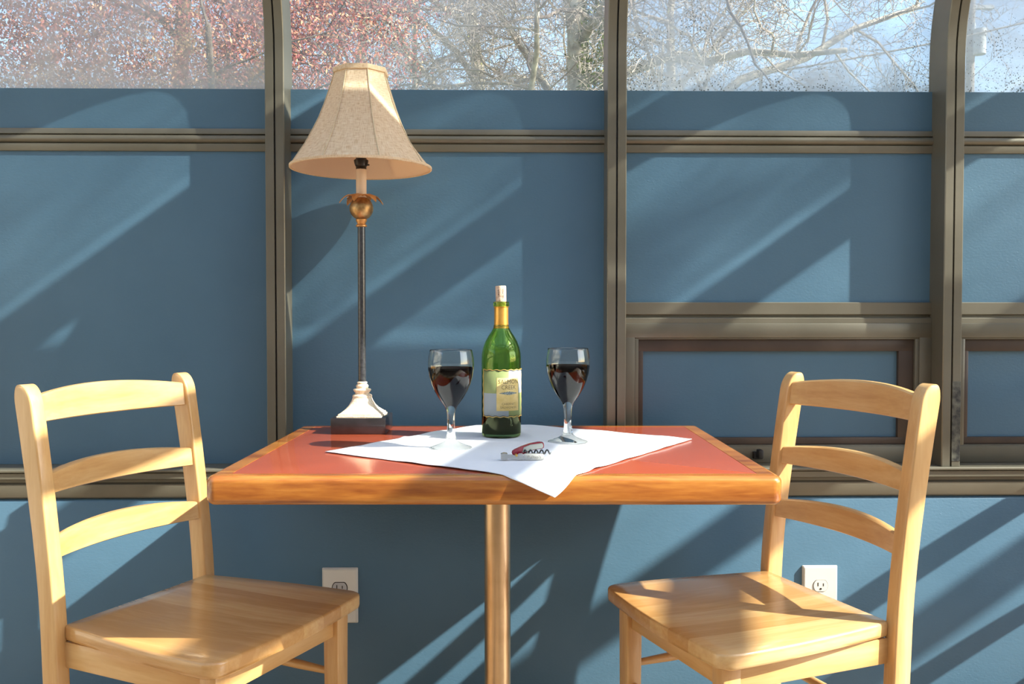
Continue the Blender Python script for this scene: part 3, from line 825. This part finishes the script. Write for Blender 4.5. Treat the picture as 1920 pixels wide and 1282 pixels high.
# ------------------------------------------------------------------ wine glasses
def wine_glass(loc, label, first=None):
    t = thing('wine_glass', label, 'wine glass', loc, 0, 'wine glasses on the white cloth')
    if first:
        for ch in list(first.children):
            c = ch.copy(); C.objects.link(c); c.parent = t
        return t
    H = .194
    # outer outline from foot to rim
    o_ = [(0, 0), (.036, 0), (.0405, .0008), (.0412, .002), (.0395, .0035), (.030, .0065), (.020, .0105), (.0125, .015), (.0100, .018), (.0098, .022), (.0088, .026), (.0078, .036),
          (.0074, .050), (.0080, .064), (.0092, .074), (.0125, .083), (.0185, .091), (.0255, .101), (.0325, .113), (.0385, .127), (.0428, .142), (.0450, .156), (.0453, .166), (.0445, .178), (.0422, .190), (.0416, .1935), (.0411, .1942)]
    i_ = [(.0405, .1935), (.0410, .190), (.0432, .178), (.0440, .166), (.0437, .156), (.0414, .142), (.0371, .127), (.0310, .113), (.0240, .102), (.0165, .0935), (.0085, .0885), (0, .0872)]
    lathe('glass_bowl_and_stem', o_ + i_, M['glass'], t, 72, 40, cap=False)
    w = [(0, .0870), (.0086, .0883), (.0167, .0933), (.0242, .1018), (.0312, .1128), (.0373, .127), (.0416, .142), (.0439, .156), (.0441, .1595), (.0, .1595)]
    lathe('wine', w, M['wine'], t, 72, 40, cap=False)['label'] = 'dark red wine'
    return t
g1 = wine_glass((-.089, -.478, CZ), 'wine glass half full of red wine, standing left of the bottle')
g2 = wine_glass((.1475, -.399, CZ), 'wine glass half full of red wine, standing right of the bottle', g1)

# ------------------------------------------------------------------ corkscrew
cs = thing('corkscrew', 'folding waiter corkscrew with burgundy handle lying on the white cloth', 'corkscrew', (.050, -.625, CZ + .0004), R(4))
def prism(name, pts, y0, y1, mat, parent, bev=.0006):
    bm = bmesh.new()
    a = [bm.verts.new((x, y0, z)) for x, z in pts]; b = [bm.verts.new((x, y1, z)) for x, z in pts]
    bm.faces.new(a); bm.faces.new(list(reversed(b)))
    for k in range(len(pts)): bm.faces.new((a[k], a[(k + 1) % len(pts)], b[(k + 1) % len(pts)], b[k]))
    if bev: bmesh.ops.bevel(bm, geom=list(bm.edges), offset=bev, segments=2, affect='EDGES')
    return bmobj(name, bm, mat, parent, angle=35)
lv = prism('lever', [(.001, .0005), (.004, .0), (.034, 0), (.036, .003), (.036, .009), (.034, .0115), (.004, .0125), (-.001, .0115), (-.001, .002)], -.008, -.003, M['chrome'], cs)
lv['label'] = 'chrome lever'
prism('lever_foot', [(-.042, .002), (-.030, .002), (-.030, .0125), (-.036, .0135), (-.042, .012)], -.009, .004, M['chrome'], cs)
prism('lever_link', [(-.031, .0035), (-.012, .0015), (-.001, .002), (-.001, .0085), (-.012, .0085), (-.024, .0105), (-.031, .0105)], -.0075, -.0045, M['chrome'], cs)
prism('lever_step', [(-.012, .0008), (-.002, .0006), (-.002, .0128), (-.012, .0128)], -.010, -.006, M['chrome'], cs, .0015)
prism('handle', [(-.020, .008), (-.012, .005), (-.004, .008), (.010, .0150), (.024, .0180), (.036, .0190), (.038, .0235), (.036, .0305), (.028, .0315), (.012, .0290), (-.004, .0235), (-.018, .0175), (-.022, .0135)], .003, .011, M['burgundy'], cs, .0012)['label'] = 'glossy burgundy handle'
prism('handle_plate', [(-.002, .0125), (.010, .0160), (.024, .0190), (.034, .0200), (.036, .0240), (.034, .0295), (.012, .0268), (.000, .0220)], .0015, .0032, M['steel'], cs, .0005)
pts = []
for k in range(121):
    a = 2 * math.pi * 5 * k / 120; pts.append((.000 + .050 * k / 120, -.001 + .0036 * math.cos(a), .0135 + .0036 * math.sin(a)))
tube('worm', pts, [.0014] * 115 + [.001, .0009, .0007, .0005, .0003, .0002], M['worm'], cs, 8)['label'] = 'black spiral worm'
tube('hinge_pin', [(-.014, -.009, .009), (-.014, .012, .009)], .0022, M['gilt'], cs, 12)
me = text_mesh("Pulltap's", .0075)
for v in me.vertices: v.co = (.018 + v.co.x, -.0083, .0055 + v.co.y)
M['engrave'] = plain('engraved_grey', (.35, .33, .28), rough=.5, metal=.5)
link('lettering', me, M['engrave'], lv)

# ------------------------------------------------------------------ chairs
def chair(loc, rz, label, first=None):
    t = thing('dining_chair', label, 'chair', loc, rz, 'light wooden chairs at the table')
    if first:
        for ch in list(first.children):
            c = ch.copy(); C.objects.link(c); c.parent = t
            for g in ch.children:
                d = g.copy(); C.objects.link(d); d.parent = c
        return t
    SZ = .450
    # seat outline: straight back, bowed sides widening to the front, rounded front corners
    half = []   # from back centre to front centre on +y side
    half += [(-.195, .0), (-.195, .176), (-.192, .181), (-.185, .184)]
    for k in range(1, 13):
        u = k / 12; half.append((-.185 + .355 * u, .184 + .034 * math.sin(u * math.pi / 2)))
    for k in range(1, 8):
        a = R(90 - 90 * k / 7) ; half.append((.170 + .030 * math.cos(a) * 1.0, .188 + .030 * math.sin(a)))
    for k in range(1, 7):
        u = k / 6; half.append((.200 + .012 * math.sin(u * math.pi / 2), .188 * (1 - u)))
    out = half + [(x, -y) for x, y in reversed(half[1:-1])]
    # remove duplicates
    bm = bmesh.new(); rings = []
    cx = 0.0
    def ringv(scale_in, z):
        vs = []
        for x, y in out:
            d = Vector((x - .0, y)); l = d.length; k_ = (l - scale_in) / l if l > 1e-6 else 1
            vs.append(bm.verts.new((x * k_, y * k_, z)))
        return vs
    for inn, z in ((.008, SZ - .030), (.001, SZ - .026), (0, SZ - .020), (0, SZ - .005), (.0015, SZ - .0015), (.005, SZ)):
        rings.append(ringv(inn, z))
    for r0, r1 in zip(rings, rings[1:]):
        for k in range(len(r0)): bm.faces.new((r0[k], r0[(k + 1) % len(r0)], r1[(k + 1) % len(r0)], r1[k]))
    bm.faces.new(list(reversed(rings[0])))
    # dished top: concentric rings
    last = rings[-1]
    for s in (.85, .65, .45, .25, .1):
        cur = []
        for v in rings[-1]:
            p = Vector((v.co.x * s, v.co.y * s, 0))
            e = 1 - s
            sad = .0035 * min(1, e * 2) * (1 - abs(p.y) / .25)
            cur.append(bm.verts.new((p.x, p.y, SZ - sad)))
        for k in range(len(cur)): bm.faces.new((last[k], last[(k + 1) % len(cur)], cur[(k + 1) % len(cur)], cur[k]))
        last = cur
    bm.faces.new(last)
    bmesh.ops.remove_doubles(bm, verts=bm.verts, dist=1e-5)
    bmobj('seat', bm, M['seat_wood'], t, angle=50)
    # back posts (rear legs) as one bent upright each
    def bez(z):   # centre x of the upright at height z
        if z <= .45: return -.210 - .020 * max(0, (.30 - z) / .30) ** 1.4 + .006 * max(0, (.45 - z) / .15 if z > .3 else 1)
        u = (z - .45) / .45; return -.210 - .062 * u ** 1.35
    zsam = [0, .08, .16, .24, .32, .40, .45, .50, .56, .62, .68, .74, .79, .83, .855]
    for s in (-1, 1):
        path = []
        for z in zsam:
            dp = .040 + .006 * max(0, min(1, (z - .6) / .25))
            path.append(((bez(z), s * (.190 + .004 * (z - .45)), z), (dp, 0, 0), (0, .0145, 0)))
        # rounded top
        x0 = bez(.855); sl = (bez(.855) - bez(.83)) / .025
        for k in range(1, 9):
            a = R(90 * k / 8 * .97); z = .855 + .038 * math.sin(a)
            path.append(((x0 + sl * (z - .855) - .003 * (1 - math.cos(a)), s * .1917, z), (.046 * max(.10, math.cos(a) ** .85), 0, 0), (0, .0145, 0)))
        rp = []
        for cxx, cyy, a0 in ((.5, 1, 0), (-.5, 1, 90), (-.5, -1, 180), (.5, -1, 270)):
            ox = (1 if cxx > 0 else -1); oy = cyy
            for k in range(4):
                a = R(a0 + 30 * k); rp.append((cxx - ox * .09 + .09 * math.cos(a), cyy - oy * .26 + .26 * math.sin(a)))
        sweep('back_post', path, rp, M['wood_z'], t, angle=38)
    # curved rails
    def rail(zlo, zhi, arch, name):
        path = []; n = 16; hy = .1775
        zc_ = (zlo + zhi) / 2
        xb = bez(zc_) + .004
        for k in range(n + 1):
            u = -1 + 2 * k / n; y = hy * u; bow = .030 * (1 - u * u)
            ar = arch * (1 - u * u)
            h = (zhi - zlo) / 2 + ar / 2
            lean = -.12
            path.append(((xb - bow, y, zc_ + ar / 2), (.0095, 0, 0), (lean * h, 0, h)))
        rp = [(-1, -.93), (-.7, -1), (.7, -1), (1, -.93), (1, .88), (.6, 1), (-.6, 1), (-1, .88)]
        sweep(name, path, rp, M['wood_y'], t, angle=35)
    rail(.822, .872, .014, 'top_rail'); rail(.690, .728, .013, 'back_slat'); rail(.572, .610, .013, 'back_slat')
    # front legs, aprons, stretchers
    for s in (-1, 1):
        bm = bmesh.new(); bx(bm, (.140, s * .172 - .0185, 0), (.177, s * .172 + .0185, SZ - .0302), .004)
        for v in bm.verts:
            if v.co.z < .2: v.co.x = .158 + (v.co.x - .158) * .85; v.co.y = s * .172 + (v.co.y - s * .172) * .85
        bmobj('front_leg', bm, M['wood_z'], t, angle=35)
        bm = bmesh.new(); bx(bm, (-.190, -.010, SZ - .078), (.141, .010, SZ - .0302), .002)
        for v in bm.verts: v.co.y += s * (.176 + (.002) * (v.co.x / .2))
        bmobj('side_apron', bm, M['wood_x'], t, angle=35)
        tube('side_stretcher', [(-.197, s * .187, .292), (-.1, s * .184, .292), (.06, s * .177, .292), (.142, s * .173, .292)], [.007, .0095, .0095, .007], M['wood_x'], t, 14)
    box('front_apron', (.146, -.155, SZ - .078), (.166, .155, SZ - .0302), M['wood_y'], t, .002)
    box('back_apron', (-.210, -.176, SZ - .078), (-.190, .176, SZ - .0302), M['wood_y'], t, .002)
    tube('front_stretcher', [(.158, -.156, .250), (.158, -.08, .250), (.158, .08, .250), (.158, .156, .250)], [.008, .0105, .0105, .008], M['wood_y'], t, 14)
    tube('back_stretcher', [(-.207, -.178, .25), (-.207, .178, .25)], .009, M['wood_y'], t, 14)
    return t
c1 = chair((-.545, -.508, 0), R(-25.7), 'light wooden ladder-back chair at the left end of the table')
c3 = None
c2 = chair((.489, -.492, 0), R(200.3), 'light wooden ladder-back chair at the right end of the table', c1)
c3 = chair((1.861, -.431, 0), R(-15.6), 'light wooden chair turned away, just beyond the right edge', c1)

# ------------------------------------------------------------------ outdoors
struct(box('ground', (-60, .2, -.35), (60, 80, -.3), M['grass']), 'lawn outside the sunroom', 'ground')

def grow_tree(seed, base, height, trunk_r, spread, levels, counts, lean=(0, 0), pale=True, twist=.38, droop=0., start=.25, taper=.4):
    rnd = random.Random(seed)
    big_V, big_F, sm_V, sm_F = [], [], [], []
    tips = []
    def branch(p, d, length, r, lev):
        n = 7 if lev == 0 else (6 if lev < 3 else (4 if lev < 5 else 3))
        pts, rads = [p.copy()], [r]
        q = p.copy(); dd = d.normalized()
        for i in range(n):
            j = Vector((rnd.uniform(-1, 1), rnd.uniform(-1, 1), rnd.uniform(-1, 1))) * (twist * (.35 if lev == 0 else 1))
            dd = (dd + j + Vector((0, 0, -droop if lev > 1 else 0))).normalized()
            q = q + dd * (length / n); pts.append(q.copy()); rads.append(r * (1 - (1 - taper) * (i + 1) / n))
        if lev <= 1: tube_vf(pts, rads, 9 if lev == 0 else 7, big_V, big_F)
        else: tube_vf(pts, rads, 5 if lev == 2 else 3, sm_V, sm_F)
        if lev >= levels - 1: tips.append(q.copy())
        if lev < levels:
            c = counts[lev]
            for k in range(c):
                t = start + (1 - start) * (k + rnd.random()) / c if lev == 0 else .12 + .88 * (k + rnd.random()) / c
                f = t * n; i = min(int(f), n - 1); pp = pts[i].lerp(pts[i + 1], f - i)
                bd = (pts[i + 1] - pts[i]).normalized()
                az = rnd.uniform(0, 2 * math.pi); o1 = bd.orthogonal().normalized(); o2 = bd.cross(o1)
                out_ = o1 * math.cos(az) + o2 * math.sin(az)
                nd = (bd * rnd.uniform(.25, .7) + out_ * rnd.uniform(.7, 1.1) + Vector((0, 0, .10 if lev < 2 else 0))).normalized()
                ll = length * spread[lev] * rnd.uniform(.6, 1.15)
                branch(pp, nd, ll, max(rads[i] * rnd.uniform(.32, .48), .0040), lev + 1)
    branch(Vector(base), Vector((lean[0], lean[1], 1)), height, trunk_r, 0)
    return (big_V, big_F), (sm_V, sm_F), tips
def quads(rnd, centers, n, spreadr, size, V, F):
    for _ in range(n):
        c = rnd.choice(centers) + Vector((rnd.gauss(0, spreadr), rnd.gauss(0, spreadr), rnd.gauss(0, spreadr)))
        a = Vector((rnd.gauss(0, 1), rnd.gauss(0, 1), rnd.gauss(0, 1))).normalized(); b = a.orthogonal().normalized(); s = size * rnd.uniform(.6, 1.3)
        k = len(V); V += [c - a * s, c + b * s * .45, c + a * s, c - b * s * .45]; F.append((k, k + 1, k + 2, k + 3))

def bare_tree(seed, base, height, tr, label, levels=5, counts=(11, 8, 8, 6, 4), spread=(.55, .52, .5, .5, .55), ivy=0, lean=(0, 0), droop=.02, bark='bark'):
    t = thing('bare_tree', label, 'tree', base, 0, 'leafless trees beyond the glass')
    b, s, tips = grow_tree(seed, (0, 0, 0), height, tr, spread, levels, counts, lean, droop=droop)
    mesh('trunk', b[0], b[1], M[bark], t, True)
    o = mesh('twigs', s[0], s[1], M['twig'], t, False); o['kind'] = 'stuff'
    rnd = random.Random(seed + 5)
    V, F = [], []; quads(rnd, tips, 700, .03, .016, V, F)
    o = mesh('buds', V, F, M['bud'], t); o['kind'] = 'stuff'
    if ivy:
        V, F = [], []; cen = [Vector((lean[0] * z + math.cos(a) * tr * .95, lean[1] * z + math.sin(a) * tr * .95, z)) for z in [ivy * k / 200 for k in range(200)] for a in (0, 1, 2.1, 3.1, 4.2, 5.2)]
        quads(rnd, cen, 9000, .05, .035, V, F)
        o = mesh('ivy', V, F, M['ivy'], t); o['kind'] = 'stuff'
    return t
bare_tree(11, (1.15, 8.6, -.3), 8.2, .20, 'leafless pale-barked tree with ivy on its trunk, left of the middle post', ivy=7.0, counts=(14, 10, 8, 6, 4))
bare_tree(23, (-.35, 11.0, -.3), 8.6, .15, 'leafless tree with a slim trunk seen right of the lamp shade', counts=(14, 10, 8, 6, 4))
bare_tree(37, (2.7, 14.5, -.3), 8.0, .14, 'leafless tree seen through the pane above the right chair', counts=(11, 8, 7, 5, 3))
bare_tree(41, (-2.6, 12.5, -.3), 7.5, .14, 'leafless tree half hidden behind the purple-leaved tree', counts=(10, 8, 7, 4, 2))

def plum_tree():
    t = thing('purple_leaf_tree', 'purple-leaved tree with dense reddish foliage beyond the left pane', 'tree', (-2.75, 5.0, -.3))
    b, s, tips = grow_tree(5, (0, 0, 0), 4.6, .12, (.5, .5, .5), 3, (12, 8, 7), twist=.3)
    mesh('trunk', b[0], b[1], M['bark_dark'], t, True)
    o = mesh('twigs', s[0], s[1], M['bark_dark'], t); o['kind'] = 'stuff'
    rnd = random.Random(9); V, F = [], []
    cen = []
    while len(cen) < 900:
        p = Vector((rnd.uniform(-1, 1), rnd.uniform(-1, 1), rnd.uniform(-1, 1)))
        if .35 < p.length < 1: cen.append(Vector((p.x * 2.15, p.y * 1.5, 3.9 + p.z * 1.9)))
    quads(rnd, cen, 140000, .13, .0165, V, F)
    o = mesh('foliage', V, F, M['plum'], t); o['kind'] = 'stuff'
plum_tree()

# dark vine twig hanging just outside the glass
def wall_pt(px, py, y):
    th = math.atan((px - 960) / FPX) ; a = th + R(YAW); dy = y - CAM_POS.y
    return Vector((math.tan(a) * dy, y, CAM_POS.z + (592 - py) / FPX * dy * math.cos(th) / math.cos(a)))
tw = [(1352, -30), (1360, 10), (1366, 30), (1385, 55), (1400, 90), (1412, 125), (1430, 143), (1445, 165), (1449, 182)]
V, F = [], []
tube_vf([wall_pt(x, y, .42) for x, y in tw], [.0050, .0048, .0046, .0042, .0040, .0034, .0026, .0020, .0015], 7, V, F)
for sx, sy, ex, ey in ((1366, 30, 1356, 22), (1412, 122, 1404, 118), (1425, 138, 1420, 146), (1385, 55, 1394, 50)):
    tube_vf([wall_pt(sx, sy, .42), wall_pt(ex, ey, .41)], [.0028, .0012], 5, V, F)
tag(mesh('hanging_twig', V, F, M['bark_dark'], None, True), 'thin dark twig hanging outside the pane above the right chair', 'twig')

# utility pole and cable
pp = wall_pt(1812, 60, 16.0)
po = thing('utility_pole', 'distant utility pole with transformer, beside the right-hand post', 'utility pole', (pp.x, pp.y, -.3))
hz = pp.z + .3
tube('pole', [(0, 0, 0), (0, 0, hz + .9)], [.10, .08], M['pole'], po, 12)
tube('transformer', [(.10, -.16, hz - .55), (.10, -.16, hz - .05)], .12, M['pole_grey'], po, 18)
tube('insulator', [(.02, -.08, hz - .05), (.02, -.08, hz + .10)], .035, M['pole_grey'], po, 12)
box('crossarm', (-.3, -.05, hz + .40), (.45, .05, hz + .47), M['pole_grey'], po)
V, F = [], []
cp = [(1440, 140), (1560, 120), (1690, 96), (1800, 74), (1920, 46), (2060, 5)]
tube_vf([wall_pt(x, y, 15.7) for x, y in cp], [.018] * 6, 5, V, F)
tag(mesh('power_cable', V, F, M['pole'], None, True), 'thin power cable crossing the sky behind the right panes', 'cable')
